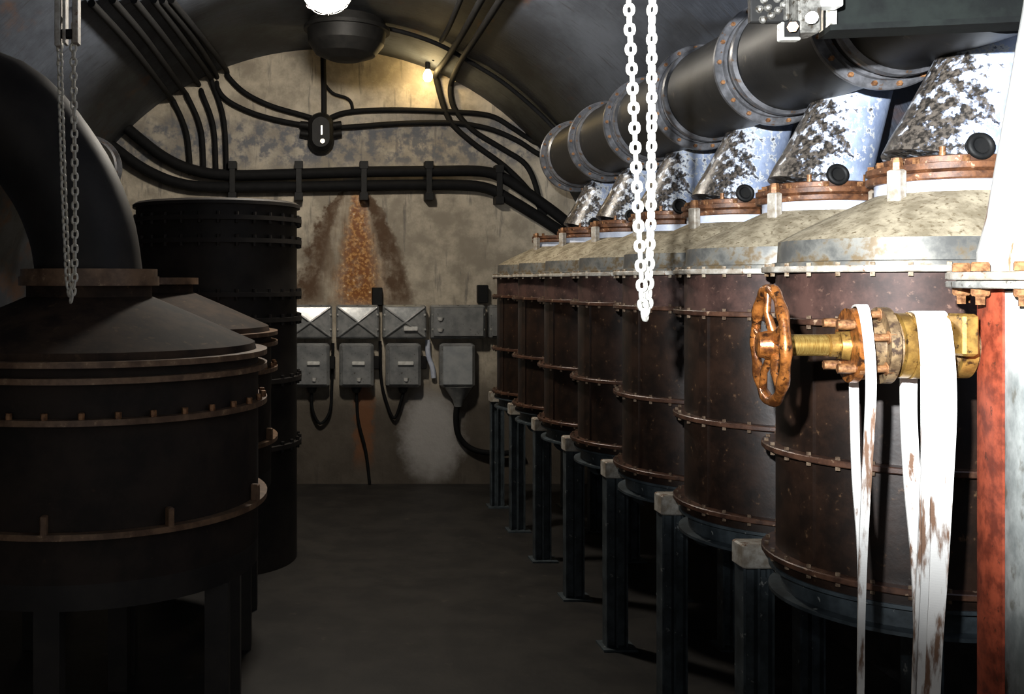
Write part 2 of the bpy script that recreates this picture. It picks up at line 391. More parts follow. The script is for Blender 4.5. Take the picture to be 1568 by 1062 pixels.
def make_drum():
    t = thing('filter_drum', '', 'drum')
    for nm, z0, z1, m in (('lower_casing', ZB, ZL, 'drum'), ('middle_casing', ZL, Z2, 'drum'), ('upper_casing', Z2, ZT, 'upper')):
        MB().lathe([(RB, z0), (RB, z1)], 64).build(nm, m, t)
    MB().lathe([(0, ZB-.06), (RB+.02, ZB-.06), (RB+.02, ZB+.0)], 64).build('base_plate', 'drum', t)
    for a in (radians(196), radians(318)):         # lapped vertical seams
        T = Matrix.Rotation(a, 4, 'Z')
        for z0, z1 in ((ZB, ZL), (ZL, Z2)):
            MB().box((RB+.003, 0, (z0+z1)/2), (.008, .07, z1-z0-.03), T).build('seam_strip', 'drum', t)
    for z, m in ((ZT, 'rim'), (Z2, 'flange'), (ZL, 'flange'), (ZB, 'flange')):
        f = flange_mb(z).build('flange', m, t)
        bolt_mb(z).build('bolt', 'bolt' if m == 'rim' else 'drumbolt', f, kind='stuff')
    zb = ZT+.125
    MB().lathe([(RB+.015, ZT+.013), (RB+.015, ZT+.03), (RB-.005, ZT+.035), (RB-.01, zb)], 64).build('hood_band', 'hood', t)
    b = MB(); seg = 64; vs = []; fs = []; K = 6
    for i in range(seg):
        a = 2*pi*i/seg
        for k in range(K):
            u = k/(K-1); r = (RB-.01)*(1-u)+.27*u; ox = OFF*u; z = zb+.20*(u**.92)
            vs.append((ox+r*cos(a), r*sin(a), z))
    for i in range(seg):
        for k in range(K-1): fs.append((i*K+k, ((i+1) % seg)*K+k, ((i+1) % seg)*K+k+1, i*K+k+1))
    b.add(vs, fs, True).build('hood', 'dust', t)
    T = Matrix.Translation((OFF, 0, 0)); zc = zb+.19
    MB().lathe([(.272, zc), (.272, zc+.055)], 48, T).build('collar', 'whitering', t)
    cb = MB().lathe([(.27, zc+.055), (.30, zc+.055), (.305, zc+.062), (.305, zc+.085), (.29, zc+.092), (.305, zc+.10), (.305, zc+.125), (.25, zc+.125)], 48, T).build('clamp_band', 'clamp', t)
    for a in (205, 300, 330):
        T2 = Matrix.Translation((OFF, 0, 0)) @ Matrix.Rotation(radians(a), 4, 'Z')
        MB().box((.325, 0, zc+.03), (.05, .06, .15), T2, .006).build('clamp_lug', 'rim', cb)
        MB().lathe([(0, zc+.155), (.02, zc+.155), (.024, zc+.135), (.024, zc+.105)], 6, T2 @ Matrix.Translation((.325, 0, 0)), False).build('lug_bolt', 'rustbolt', cb)
    b = MB()
    for i in range(10):
        a = 2*pi*i/10
        b.lathe([(0, zc+.15), (.015, zc+.15), (.015, zc+.125)], 6, Matrix.Translation((OFF+.285*cos(a), .285*sin(a), 0)), False)
    b.build('bolt', 'rustbolt', cb, kind='stuff')
    return t
ORD = ['nearest', 'second', 'third', 'fourth', 'fifth', 'sixth', 'farthest']
DL = ['rust brown bolted filter drum nearest the white vessel, behind the handwheel',
      'rust brown filter drum second from the white vessel, its rim just behind the handwheel drum',
      'dark brown filter drum third from the white vessel, behind the bright hanging chain',
      'dark brown filter drum fourth from the white vessel, seen left of the bright chain',
      'dim brown filter drum fifth from the white vessel along the aisle',
      'dim brown filter drum sixth from the white vessel, next to last of its row',
      'farthest filter drum of the right row, beside the grey fuse boxes']
drum = make_drum()
for i in range(NR):
    o = drum if i == 0 else copy_tree(drum)
    o.location = (DX, D0+DP*i, 0); tag(o, DL[i], 'drum', 'filter drums in the right row')

# support frames under the drums
def make_frame():
    t = thing('support_frame', '', 'frame')
    zt, zb = ZB-.06, ZB-.18
    MB().lathe([(RB-.12, zt), (RB+.03, zt), (RB+.03, zt-.015), (RB-.02, zt-.02), (RB-.02, zb+.02), (RB+.03, zb+.015), (RB+.03, zb), (RB-.12, zb)], 64, closed=True).build('ring_beam', 'frame', t)
    for sx in (-1, 1):
        x = -.41 if sx < 0 else .41; y = .52
        pb = MB().box((x, y, zb/2), (.012, .10, zb)).box((x-.07, y, zb/2), (.012, .10, zb)).box((x+.07, y, zb/2), (.012, .10, zb)).box((x, y, zb/2), (.14, .012, zb))
        p = pb.build('post', 'frame', t)
        MB().box((x+.01, y, .008), (.24, .2, .016)).build('foot_plate', 'frame', p)
        MB().box((x+.01, y-.01, (zt+zb)/2), (.20, .13, zt-zb-.004), None, .008).build('cap_block', 'rim', p, label='pale chipped cap block')
        # curved gusset between post and ring beam
        vs = []; fs = []; K = 8; d = .13
        for yy in (y-.016, y+.0):
            vs.append((x+.076, yy, zb))
            for k in range(K+1):
                a = pi/2*k/K; vs.append((x+.076+d*(1-sin(a)), yy, zb-.2+.2*(1-cos(a))))
        n = K+2; fs = [tuple(range(n)), tuple(range(2*n-1, n-1, -1))]+[(k, (k+1) % n, n+(k+1) % n, n+k) for k in range(n)]
        MB().add(vs, fs).build('gusset', 'frame', p)
    MB().box((0, .52, zb-.03), (.72, .05, .05)).build('cross_bar', 'frame', t)
    return t
FL = ['grey blue steel frame under the %s drum of the right row' % k for k in ORD]
fr = make_frame()
for i in range(NR):
    o = fr if i == 0 else copy_tree(fr)
    o.location = (DX, D0+DP*i, 0); tag(o, FL[i], 'frame', 'support frames under the right row')

# overhead manifold duct, in sections with bolted ring joints, and the branch ducts
MX, MZ, MR = 2.78, E+1.29, .31
NS = 6
def make_section(last=False, first=False):
    t = thing('manifold_section', '', 'duct')
    T = Matrix.Rotation(pi/2, 4, 'X')              # local z -> -y
    L = DP
    prof = [(MR, 0.0), (MR, L)]
    if first: prof = [(MR, 0), (MR, L-.25), (MR-.06, L-.17), (0, L-.15)]
    if last: prof = [(0, -.06), (MR-.1, -.04), (MR-.02, -.012)]+prof
    MB().lathe(prof, 56, T).build('pipe', 'manifold', t)
    MB().lathe([(MR+.001, .10), (MR+.02, .115), (MR+.024, .14), (MR+.02, .165), (MR+.001, .18)], 56, T).build('swaged_bead', 'ring', t)
    f = MB().lathe([(MR, -.012), (MR+.055, -.012), (MR+.062, -.006), (MR+.062, .016), (MR+.055, .022), (MR+.018, .024), (MR+.016, .05), (MR, .05)], 64, T).build('flange', 'ring', t)
    b = MB()
    for i in range(18):
        a = 2*pi*i/18
        b.lathe([(0, .038), (.013, .038), (.013, .02)], 6, T @ Matrix.Translation(((MR+.038)*cos(a), (MR+.038)*sin(a), 0)), False)
    b.build('bolt', 'rustbolt', f, kind='stuff')
    return t
ML = ['dark round overhead duct section %s' % s for s in
      ('above the nearest drum, behind the dark beam', 'with a shiny ring joint, above the second drum', 'with a bolted ring joint, above the third drum',
       'with a thin bright ring, above the fourth drum', 'above the fifth drum, left of the bright chain', 'with closed end cap, farthest of the right row')]
sec = make_section()
for i in range(NS):
    if i == 0: o = make_section(first=True)
    elif i == NS-1: o = make_section(last=True)
    elif i == 1: o = sec
    else: o = copy_tree(sec)
    o.location = (MX, D0+DP*i+.45, MZ); tag(o, ML[i], 'duct', 'overhead duct sections on the right')
def make_branch():
    t = thing('branch_duct', '', 'duct')
    z0 = ZT+.125+.19+.125
    a, bq = Vector((OFF, 0, z0)), Vector((OFF+.26, 0, E+1.16))
    pts = [a, a+Vector((.02, 0, .06))]+[a.lerp(bq, u) for u in (.25, .5, .75, 1.0)]
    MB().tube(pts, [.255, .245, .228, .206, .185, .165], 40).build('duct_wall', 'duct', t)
    d = (bq-a).normalized()
    MB().lathe([(.256, 0), (.266, .006), (.266, .03), (.25, .036)], 48, Matrix.Translation(a)).build('foot_ring', 'clamp', t)
    T = Matrix.Translation(a+Vector((-.02, -.258, .065))) @ Matrix.Rotation(radians(80), 4, 'X')
    ib = MB().torus(.044, .015, 24, 8, T).lathe([(.05, -.06), (.05, .006), (0, .006)], 24, T).build('inspection_boss', 'iron', t)
    for s in (-1, 1): MB().tube([a+Vector((s*.14, -.2, .0)), a+Vector((s*.14, -.2, .07))], .014, 6).build('stud', 'rustbolt', t)
    return t
BL = ['flaking pale blue branch duct rising from the %s drum to the overhead duct' % k for k in ORD]
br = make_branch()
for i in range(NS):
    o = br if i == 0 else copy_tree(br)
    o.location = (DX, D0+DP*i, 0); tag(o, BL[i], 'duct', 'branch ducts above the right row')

# ------------------------------------------------------------ white vessel at the right edge
vx, vy = 2.47, 3.02
ves = thing('white_vessel', 'tall chalky white vessel with bolted flange, closest to the camera, right edge', 'vessel', (vx, vy, 0))
MB().lathe([(.36, .06), (.36, E-.03)], 72).build('barrel', 'barrel', ves)
MB().lathe([(0, 0), (.40, 0), (.40, .06), (.36, .06)], 72).build('foot_ring', 'frame', ves)
MB().lathe([(.365, E+.03), (.365, E+.09), (.34, E+.2), (.245, E+.85), (.2, E+1.2), (.2, E+1.36), (0, E+1.36)], 72).build('cone', 'cone', ves, label='white conical upper part')
for nm, z0, z1, m in (('lower_flange', E-.022, E+.0, 'silver'), ('upper_flange', E+.003, E+.028, 'rim')):
    MB().lathe([(.35, z0), (.445, z0), (.45, z0+.004), (.45, z1-.004), (.445, z1), (.35, z1)], 72).build(nm, m, ves)
vb = MB().lathe([(0, .056), (.024, .056), (.028, .05), (.028, .028), (.016, .028), (.016, -.05), (.028, -.022), (.028, -.042), (.024, -.048), (.014, -.048), (.014, -.075), (0, -.075)], 6, smooth=False).mesh('flange_bolt', 'rustbolt')
for k in range(16):
    a = 2*pi*(k+.5)/16+radians(7)
    link('flange_bolt', vb, ves, (.408*cos(a), .408*sin(a), E+.002))
# red stripe down the edge that faces the aisle
aL = math.atan2(-vy, -vx); base = aL-math.acos(.36/sqrt(vx*vx+vy*vy))
b = MB(); vs = []; fs = []; K = 8
sa = [base+radians(11)+radians(25)*k/K for k in range(K+1)]
for z in (.06, E-.024):
    for a in sa: vs += [(.361*cos(a), .361*sin(a), z), (.369*cos(a), .369*sin(a), z)]
N = 2*(K+1)
for k in range(K):
    fs += [(2*k+1, 2*k+3, N+2*k+3, N+2*k+1), (2*k, N+2*k, N+2*k+2, 2*k+2), (N+2*k, N+2*k+1, N+2*k+3, N+2*k+2), (2*k, 2*k+2, 2*k+3, 2*k+1)]
fs += [(0, 1, N+1, N), (2*K, N+2*K, N+2*K+1, 2*K+1)]
b.add(vs, fs).build('red_stripe', 'red', ves, label='rusty red painted stripe')

# ------------------------------------------------------------ valve with handwheel
pa, pw = P(1500, 529, 3.20), P(1179, 528, 3.32)
ax = (pw-pa).normalized(); LV = (pw-pa).length
def on(px):                                       # distance from pa along the axis for a picture column
    return LV*(1500-px)/320.0
val = thing('handwheel_valve', 'rusty handwheel valve with brass spindle, fixed to the white vessel', 'valve', (0, 0, 0))
T = axis_T(pa, ax)
def turned(nm, prof, m, seg=40): return MB().lathe([(r, on(px)) for px, r in prof], seg, T).build(nm, m, val)
turned('neck_pipe', [(1508, .085), (1455, .085)], 'valve')
turned('yoke_ring', [(1478, .0), (1478, .105), (1456, .105), (1456, 0)], 'oldbrass')
turned('body', [(1456, .08), (1410, .09), (1408, .10), (1345, .085), (1312, .085), (1312, .05)], 'valve')
turned('brass_ring', [(1410, .09), (1410, .108), (1393, .108), (1391, .102), (1389, .106), (1374, .106), (1372, .09)], 'oldbrass')
turned('body_flange', [(1362, .08), (1362, .125), (1347, .125), (1347, .08)], 'valve')
turned('gland_flange', [(1312, .05), (1312, .122), (1300, .122), (1300, .05)], 'wheel')
turned('gland_nut', [(1300, .055), (1287, .05), (1287, .034), (1284, .034), (1284, .042), (1272, .042), (1272, .03)], 'oldbrass', 6)
turned('spindle', [(1272, .033), (1268, .036), (1208, .036), (1204, .03), (1160, .028), (1160, 0)], 'brass')
hb = MB().tube([(0, 0, -.05), (0, 0, .05)], .013, 6).tube([(0, 0, .03), (0, 0, .05)], .022, 6).tube([(0, 0, -.05), (0, 0, -.03)], .022, 6).mesh('flange_bolt', 'rustbolt')
for k in range(6):
    a = 2*pi*k/6+.3
    link('flange_bolt', hb, val, T=T @ Matrix.Translation((.104*cos(a), .104*sin(a), on(1330))))
sb = MB().tube([(0, 0, -.04), (0, 0, .035)], .016, 6).mesh('gland_stud', 'rustbolt')
for k in range(4):
    a = pi/4+pi/2*k
    link('gland_stud', sb, val, T=T @ Matrix.Translation((.1*cos(a), .1*sin(a), on(1292))))
MB().box((0, 0, 0), (.05, .09, .13), Matrix.Translation(P(1474, 512, 3.09)), .008).build('bracket', 'oldbrass', val)
wh = MB().torus(.188, .018, 60, 10, T @ Matrix.Translation((0, 0, on(1180))), 10, .14).build('handwheel', 'wheel', val)
MB().lathe([(.03, on(1208)), (.046, on(1206)), (.05, on(1180)), (.04, on(1160)), (.02, on(1158)), (0, on(1158))], 24, T).build('hub', 'wheel', wh)
for k in range(5):
    a = 2*pi*k/5+.4; Tk = T @ Matrix.Translation((0, 0, on(1180)))
    MB().tube([Tk @ Vector((.04*cos(a), .04*sin(a), -.012)), Tk @ Vector((.11*cos(a), .11*sin(a), .006)), Tk @ Vector((.18*cos(a), .18*sin(a), 0))], [.017, .012, .013], 8).build('spoke', 'wheel', wh)

# straps slung over the valve
def strap(dd, pts, ws):
    q = smooth_path([P(x, y, d+dd) for x, y, d in pts], 5); n = len(pts); wv = []
    for i in range(n-1): wv += [ws[i]+(ws[i+1]-ws[i])*j/5 for j in range(5)]
    wv.append(ws[-1])
    return q, wv
q, wv = strap(.23, [(1317, 1140, 2.95), (1318, 1000, 2.93), (1321, 860, 2.91), (1327, 730, 2.90), (1333, 620, 2.90), (1333, 560, 2.895), (1328, 505, 2.91), (1322, 472, 2.97), (1316, 468, 3.05), (1310, 480, 3.14), (1307, 540, 3.19), (1308, 620, 3.16), (1311, 730, 3.08), (1318, 850, 2.99), (1319, 1000, 2.965), (1317, 1140, 2.96)],
              [.018, .02, .024, .028, .03, .03, .03, .034, .034, .03, .03, .028, .026, .02, .018, .018])
o = thing('narrow_strap', 'narrow white webbing strap looped over the valve body', 'strap')
MB().ribbon(q, wv, ax, .007).build('webbing', 'strap', o)
o2 = thing('wide_strap', 'wide white webbing strap looped over the valve next to the vessel', 'strap')
q, wv = strap(.20, [(1415, 1150, 2.93), (1420, 1000, 2.91), (1428, 860, 2.89), (1434, 740, 2.885), (1438, 640, 2.88), (1437, 570, 2.875), (1432, 510, 2.89), (1426, 482, 2.96), (1418, 478, 3.04), (1405, 486, 3.13), (1394, 540, 3.17), (1391, 620, 3.14), (1397, 740, 3.06), (1408, 860, 2.98), (1413, 1000, 2.945), (1412, 1150, 2.94)],
              [.078, .082, .088, .092, .096, .096, .094, .09, .088, .07, .055, .05, .05, .05, .05, .05])
MB().ribbon(q, wv, ax, .008).build('webbing', 'strap', o2)
# stitched fold running down the front of the wide strap
q2 = [P(x, y, d+.188) for x, y, d in ((1416, 560, 2.875), (1416, 640, 2.88), (1417, 740, 2.885), (1417, 860, 2.89), (1411, 1000, 2.91), (1407, 1150, 2.93))]
MB().ribbon(smooth_path(q2, 4), [.022]*21, ax, .006).build('fold', 'strap', o2)

# ------------------------------------------------------------ hoist beam, trolley and hand chain
bm = thing('hoist_beam', 'dark green steel beam overhead at the upper right corner', 'beam')
A, B = P(1262, 30, 3.48), P(1568, 20, 3.36); B = A+(B-A)*1.48; A2 = A
A2.z = B.z = E+.955
dv = (B-A2); dv.z = 0; L = dv.length; T = Matrix.Translation((A2+B)/2) @ Matrix.Rotation(math.atan2(dv.y, dv.x), 4, 'Z')
MB().box((0, 0, -.085), (L, .13, .02), T).build('lower_flange', 'beam', bm)
MB().box((0, 0, 0), (L, .02, .17), T).build('web', 'beam', bm)
MB().box((0, 0, .09), (L, .13, .02), T).build('upper_flange', 'beam', bm)
MB().box((-L/2+.012, 0, 0), (.02, .125, .155), T).build('end_plate', 'silver', bm)
tr = thing('hoist_trolley', 'worn riveted trolley plates with silver block at the beam end', 'trolley')
d = 3.36
def pbox(b, x0, x1, y0, y1, dd, th, bev=.004):
    p, q = P(x0, y1, dd), P(x1, y0, dd)
    return b.box(((p.x+q.x)/2, dd+th/2, (p.z+q.z)/2), (q.x-p.x, th, q.z-p.z), None, bev)
pbox(MB(), 1150, 1208, -70, 34, 3.40, .03).build('side_plate', 'iron', tr, label='dark riveted plate')
b = MB()
for (x, y) in ((1168, 30), (1181, 24), (1191, 16), (1176, 12), (1200, 8), (1163, 14), (1170, 0), (1190, -2)):
    b.lathe([(0, .014), (.01, .010), (.014, 0)], 10, Matrix.Translation(P(x, y, 3.40)) @ Matrix.Rotation(pi/2, 4, 'X'))
b.build('rivet', 'worn', tr, kind='stuff')
pbox(MB(), 1204, 1210, -70, 30, 3.38, .05).build('plate_edge', 'worn', tr)
pbox(MB(), 1224, 1259, -60, 49, 3.33, .10, .008).build('block', 'worn', tr)
MB().tube([P(1243, 27, 3.29), P(1243, 27, 3.34)], .02, 12).build('block_bolt', 'chain', tr)
b = MB(); pbox(b, 1198, 1226, 31, 60, 3.33, .012); b.build('hook_plate', 'iron', tr)
pbox(MB(), 1197, 1202, 33, 61, 3.31, .035, .003).build('hook_plate_lip', 'silver', tr)
pbox(MB(), 1200, 1227, 56, 61, 3.31, .035, .003).build('hook_plate_foot', 'silver', tr)
MB().tube([P(1214, 41, 3.29), P(1214, 41, 3.34)], .018, 6).build('hook_nut', 'rustbolt', tr)
pbox(MB(), 1256, 1292, -30, 9, 3.34, .06, .004).build('top_cleat', 'plate', tr)
# chain wheel above the frame, carried by the trolley
wc = P(981, -60, 3.30)
MB().tube([wc+Vector((-.04, 0, .0)), P(1180, -60, 3.42)], .02, 10).build('axle', 'iron', tr)
MB().lathe([(0, -.025), (.05, -.025), (.05, -.008), (.034, 0), (.05, .008), (.05, .025), (0, .025)], 24, Matrix.Translation(wc) @ Matrix.Rotation(pi/2, 4, 'X')).build('chain_wheel', 'iron', tr)

def link_mesh(name, L, Wd, r, mat):
    b = MB(); pts = []; h = L/2-Wd/2; n = 5; R = Wd/2-r
    h = L/2-r-R
    for k in range(n+1):
        a = pi*k/n; pts.append((R*cos(a), 0, h+R*sin(a)))
    for k in range(n+1):
        a = pi+pi*k/n; pts.append((R*cos(a), 0, -h+R*sin(a)))
    N = len(pts); vs = []; fs = []; sub = 6
    for i in range(N):
        p = Vector(pts[i]); t = (Vector(pts[(i+1) % N])-Vector(pts[i-1])).normalized(); u = Vector((0, 1, 0)); v = t.cross(u)
        for k in range(sub):
            a = 2*pi*k/sub; vs.append(p+(u*cos(a)+v*sin(a))*r)
    for i in range(N):
        for k in range(sub): fs.append((i*sub+k, ((i+1) % N)*sub+k, ((i+1) % N)*sub+(k+1) % sub, i*sub+(k+1) % sub))
    return b.add(vs, fs, True).mesh(name, mat)
def chain(root, me, path, pitch, twist):
    path = [Vector(p) for p in path]; seglen = [(path[i+1]-path[i]).length for i in range(len(path)-1)]
    tot = sum(seglen); n = int(tot/pitch); k = 0
    for k in range(n+1):
        s = k*tot/n if n else 0; i = 0
        while i < len(seglen)-1 and s > seglen[i]: s -= seglen[i]; i += 1
        p = path[i].lerp(path[i+1], min(1, s/seglen[i])); t = (path[i+1]-path[i]).normalized()
        tw = twist(k) if callable(twist) else twist
        T = Matrix.Translation(p) @ t.to_track_quat('Z', 'Y').to_matrix().to_4x4() @ Matrix.Rotation(tw+(pi/2 if k % 2 else 0)+random.uniform(-.08, .08), 4, 'Z')
        link('link', me, root, T=T)
ch = thing('hand_chain', 'bright galvanised hand chain loop hanging from the hoist in the foreground', 'chain', P(988, 485, 3.3))
o = ch.location.copy()
lm = link_mesh('link', .050, .040, .0078, 'chain')
pth = [(961, -60), (964, 40), (971, 180), (977, 330), (984, 462), (988, 486), (992, 462), (997, 330), (998, 180), (998, 40), (1000, -60)]
cp = [P(x, y, 3.30+(.012 if j > 5 else -.012))-o for j, (x, y) in enumerate(pth)]
chain(ch, lm, cp, .0325, lambda k: .28 if k < 34 else .75)

# ------------------------------------------------------------ left row
LXc, LR = -1.20, .93
def left_drum(first):
    t = thing('brown_tank', '', 'tank')
    z0, zr = E-1.40, E-.385
    MB().lathe([(0, z0), (LR, z0), (LR, zr)], 80).build('casing', 'leftdrum', t)
    for dz in (-.385, -.46, -.65, -1.17):
        f = MB().lathe([(LR-.01, E+dz-.014), (LR+.05, E+dz-.014), (LR+.05, E+dz+.014), (LR-.01, E+dz+.014)], 80).build('flange', 'leftflange', t)
        if dz == -.65:
            b = MB()
            for k in range(36):
                a = 2*pi*k/36; r = LR+.028; T = Matrix.Translation((r*cos(a), r*sin(a), E+dz))
                b.lathe([(0, .045), (.016, .045), (.016, .014)], 6, T, False)
            b.build('bolt', 'rustbolt', f, kind='stuff')
    MB().lathe([(LR-.01, zr+.01), (LR-.02, zr+.05), (.55, zr+.21), (.34, zr+.30), (.34, zr+.36)], 80).build('hood', 'lefthood', t)
    MB().lathe([(.34, zr+.36), (.38, zr+.36), (.38, zr+.41), (.30, zr+.41)], 48).build('collar', 'leftflange', t)
    for a in (-55, -15, 40, 100, 160, 220, 270):
        T = Matrix.Rotation(radians(a), 4, 'Z')
        MB().box((LR+.03, 0, E-1.12), (.045, .03, .10), T, .005).build('clip', 'leftflange', t)
    MB().lathe([(LR-.15, z0-.12), (LR+.0, z0-.12), (LR+.0, z0), (LR-.15, z0)], 64, closed=True).build('base_ring', 'tank', t)
    for k in range(6):
        a = pi/6+pi/3*k
        MB().box(((LR-.07)*cos(a), (LR-.07)*sin(a), (z0-.12)/2), (.12, .12, z0-.12)).build('leg', 'tank', t)
    return t
ld = left_drum(True)
for i, y in enumerate((5.5, 7.5)):
    o = ld if i == 0 else copy_tree(ld)
    o.location = (LXc, y, 0)
    tag(o, ['low dark brown tank with bolted flanges, nearest on the left', 'low dark brown tank behind the nearest left tank'][i], 'tank', 'brown tanks in the left row')
tt = thing('tall_tank', 'tall black tank with flat top standing before the end wall, left of the fuse boxes', 'tank', (-.855, 9.45, 0))
RT = .76
zt = E+.71
MB().lathe([(0, 0), (RT, 0), (RT, zt-.02)], 64).build('casing', 'tank', tt)
MB().lathe([(0, zt+.02), (RT+.0, zt+.02), (RT+.03, zt), (RT+.03, zt-.03), (RT, zt-.03)], 64).build('top_plate', 'tank', tt)
for dz in (.56, .36, -.12, -.35, -.9, -1.5):
    MB().lathe([(RT, E+dz-.02), (RT+.045, E+dz-.02), (RT+.045, E+dz+.02), (RT, E+dz+.02)], 64).build('flange', 'tank', tt)
    b = MB()
    for k in range(30):
        a = 2*pi*k/30; b.lathe([(0, .05), (.018, .05), (.018, -.05), (0, -.05)], 6, Matrix.Translation(((RT+.025)*cos(a), (RT+.025)*sin(a), E+dz)), False)
    b.build('bolt', 'tank', tt, kind='stuff')

# left overhead duct and the stacks to it
LMX, LMZ, LMR = -2.28, E+1.17, .30
def left_section():
    t = thing('left_manifold_section', '', 'duct'); T = Matrix.Rotation(pi/2, 4, 'X'); L = 1.5
    MB().lathe([(LMR, 0), (LMR, L)], 48, T).build('pipe', 'iron', t)
    MB().lathe([(LMR, -.012), (LMR+.05, -.012), (LMR+.05, .02), (LMR, .02)], 56, T).build('flange', 'ring', t)
    MB().lathe([(LMR, .1), (LMR+.02, .12), (LMR, .14)], 48, T).build('swaged_bead', 'ring', t)
    return t
ls = left_section()
LL = ['black overhead duct section above the nearest left tank, thin bright ring', 'black overhead duct section farther back on the left, thin arc of a ring', 'black overhead duct section on the left near the end wall']
for i in range(3):
    o = ls if i == 0 else copy_tree(ls)
    o.name = 'overhead_duct'
    o.location = (LMX, 7.4+1.5*i, LMZ); tag(o, LL[i], 'duct', 'overhead duct sections on the left')
def stack():
    t = thing('left_stack', '', 'duct')
    a = Vector((0, 0, E-.385+.41)); b_ = Vector((LMX-LXc+.1, 0, E+1.05)); 
    MB().tube(smooth_path([a, a+Vector((-.05, 0, .28)), a+Vector((-.2, 0, .6)), a+Vector((-.5, 0, .93)), b_], 5), [.29]*21, 40).build('duct_wall', 'tank', t)
    MB().lathe([(.32, 0), (.37, 0), (.37, .04), (.32, .04)], 40, Matrix.Translation(a)).build('foot_ring', 'leftflange', t)
    return t
st = stack()
for i, y in enumerate((5.5,)):
    o = st if i == 0 else copy_tree(st)
    o.name = 'stack_duct'; o.location = (LXc, y, 0)
    tag(o, 'dark curved duct rising from the nearest left tank to the overhead duct', 'duct')
# its own chain
lc = thing('dull_chain', 'dull hand chain loop hanging from guides on the left side', 'chain', P(108, 462, 4.2))
o = lc.location.copy()
lm2 = link_mesh('link', .046, .034, .0055, 'leftchain')
cp = [P(x, y, 4.2)-o for x, y in ((90, 20), (93, 150), (98, 300), (104, 430), (109, 458), (114, 430), (115, 300), (113, 150), (112, 40))]
chain(lc, lm2, cp, .030, .5)
hg = thing('chain_guide', 'tan steel chain guide block at the top left corner', 'guide')
for x0, x1, y1 in ((83, 92, 70), (95, 100, 66), (110, 119, 66)):
    pbox(MB(), x0, x1, -60, y1, 4.17, .06, .004).build('guide_bar', 'rim', hg)
pbox(MB(), 92, 112, 44, 58, 4.175, .03).build('spacer', 'iron', hg)
pbox(MB(), -30, 112, -66, -46, 4.15, .10).build('carrier_bar', 'beam', hg)

# ------------------------------------------------------------ lamps
lp = thing('pendant_lamp', 'lit white glass bowl lamp in wire cage under the vault crown', 'lamp', P(501, -22, 9.0))
gl = MB().lathe([(.24*cos(a), .24*sin(a)) for a in [-pi/2+pi/2*k/10 for k in range(11)]]+[(.22, .04)], 40).build('glass_bowl', 'lampglass', lp)
MB().lathe([(.235, .01), (.30, .02), (.305, .05), (.26, .10), (.14, .16), (.09, .24), (0, .24)], 40).build('lamp_housing', 'iron', lp)
for k in range(3):
    T = Matrix.Rotation(pi*k/3+.35, 4, 'Z')
    MB().tube([T @ Vector((.255*cos(a), 0, .26*sin(a))) for a in [-pi+pi*j/16 for j in range(17)]], .004, 6).build('cage_wire', 'iron', lp)
b = MB(); b.torus(.19, .005, 32, 6, Matrix.Translation((0, 0, -.178))); b.build('cage_ring', 'iron', lp)
zc = ZS+sqrt(RV**2-(lp.location.x-X0)**2)-lp.location.z
MB().tube([(0, 0, .23), (0, 0, zc)], .018, 10).build('stem', 'iron', lp)
MB().lathe([(.0, zc-.05), (.07, zc-.05), (.07, zc)], 20).build('ceiling_rose', 'iron', lp)
bl = thing('bare_bulb', 'small glowing yellow bulb at the top of the end wall', 'lamp', P(655, 115, 12.45))
MB().lathe([(0, -.085), (.035, -.075), (.055, -.04), (.057, -.005), (.045, .03), (.028, .055), (.026, .07)], 20).build('glass', 'bulbglass', bl)
MB().lathe([(.032, .065), (.034, .16), (0, .16)], 16).build('socket', 'iron', bl)
q = V(664, 92, .0)-bl.location
MB().tube([(0, 0, .15), (0.02, .05, .22), (q.x, q.y, q.z)], .014, 8).build('bracket', 'iron', bl)

# ------------------------------------------------------------ cables and conduits
def cable(name, label, cat, pts, r, mat='black', group=None):
    b = MB().tube(smooth_path(pts, 5), r, 8)
    return tag(b.build(name, mat), label, cat, group)
G = 'cables of the end wall'
hp = [[(150, 158), (205, 205), (249, 239), (292, 259), (350, 268), (460, 266), (560, 263), (660, 262), (735, 262), (768, 271), (800, 290), (845, 322), (880, 350)],
      [(150, 204), (171, 223), (223, 260), (280, 282), (350, 287), (460, 286), (560, 284), (690, 283), (745, 288), (785, 308), (845, 345), (880, 370)]]
for i, pp in enumerate(hp):
    cable('conduit', ['upper of the two thick black conduits across the end wall', 'lower of the two thick black conduits across the end wall'][i], 'conduit', [W(x, y, .10) for x, y in pp], .07, 'black', 'thick conduits on the end wall')
for i, x in enumerate((355, 457, 557, 657, 765)):
    y0, y1 = (252, 300) if x < 760 else (258, 306)
    o = thing('conduit_clip', 'black clip holding both conduits, %s from the left along the end wall' % ['first', 'second', 'third', 'fourth', 'fifth'][i], 'clip', (0, 0, 0), 'conduit clips on the end wall')
    pbox(MB(), x-4, x+5, y0, y1, YE-.18, .02).build('strap', 'iron', o)
    for yy in (y0, y1): pbox(MB(), x-6, x+7, yy-6, yy+6, YE-.185, .183).build('foot', 'iron', o)
vl = [([(140, 5), (200, 70), (258, 145)], [(268, 160), (286, 205), (292, 268)]), ([(172, 0), (225, 62), (278, 135)], [(288, 150), (308, 200), (312, 270)]),
      ([(205, 0), (255, 62), (302, 126)], [(310, 145), (327, 195), (331, 270)]), ([(235, 0), (282, 62), (318, 112)], [(326, 130), (343, 185), (347, 268)])]
for i, (a, b_) in enumerate(vl):
    cable('cable', 'black cable dropping from the vault to the left conduits, %s of four' % ['leftmost', 'second', 'third', 'rightmost'][i], 'cable', [V(*p, .05) for p in a]+[W(*p) for p in b_], .034, 'black', G)
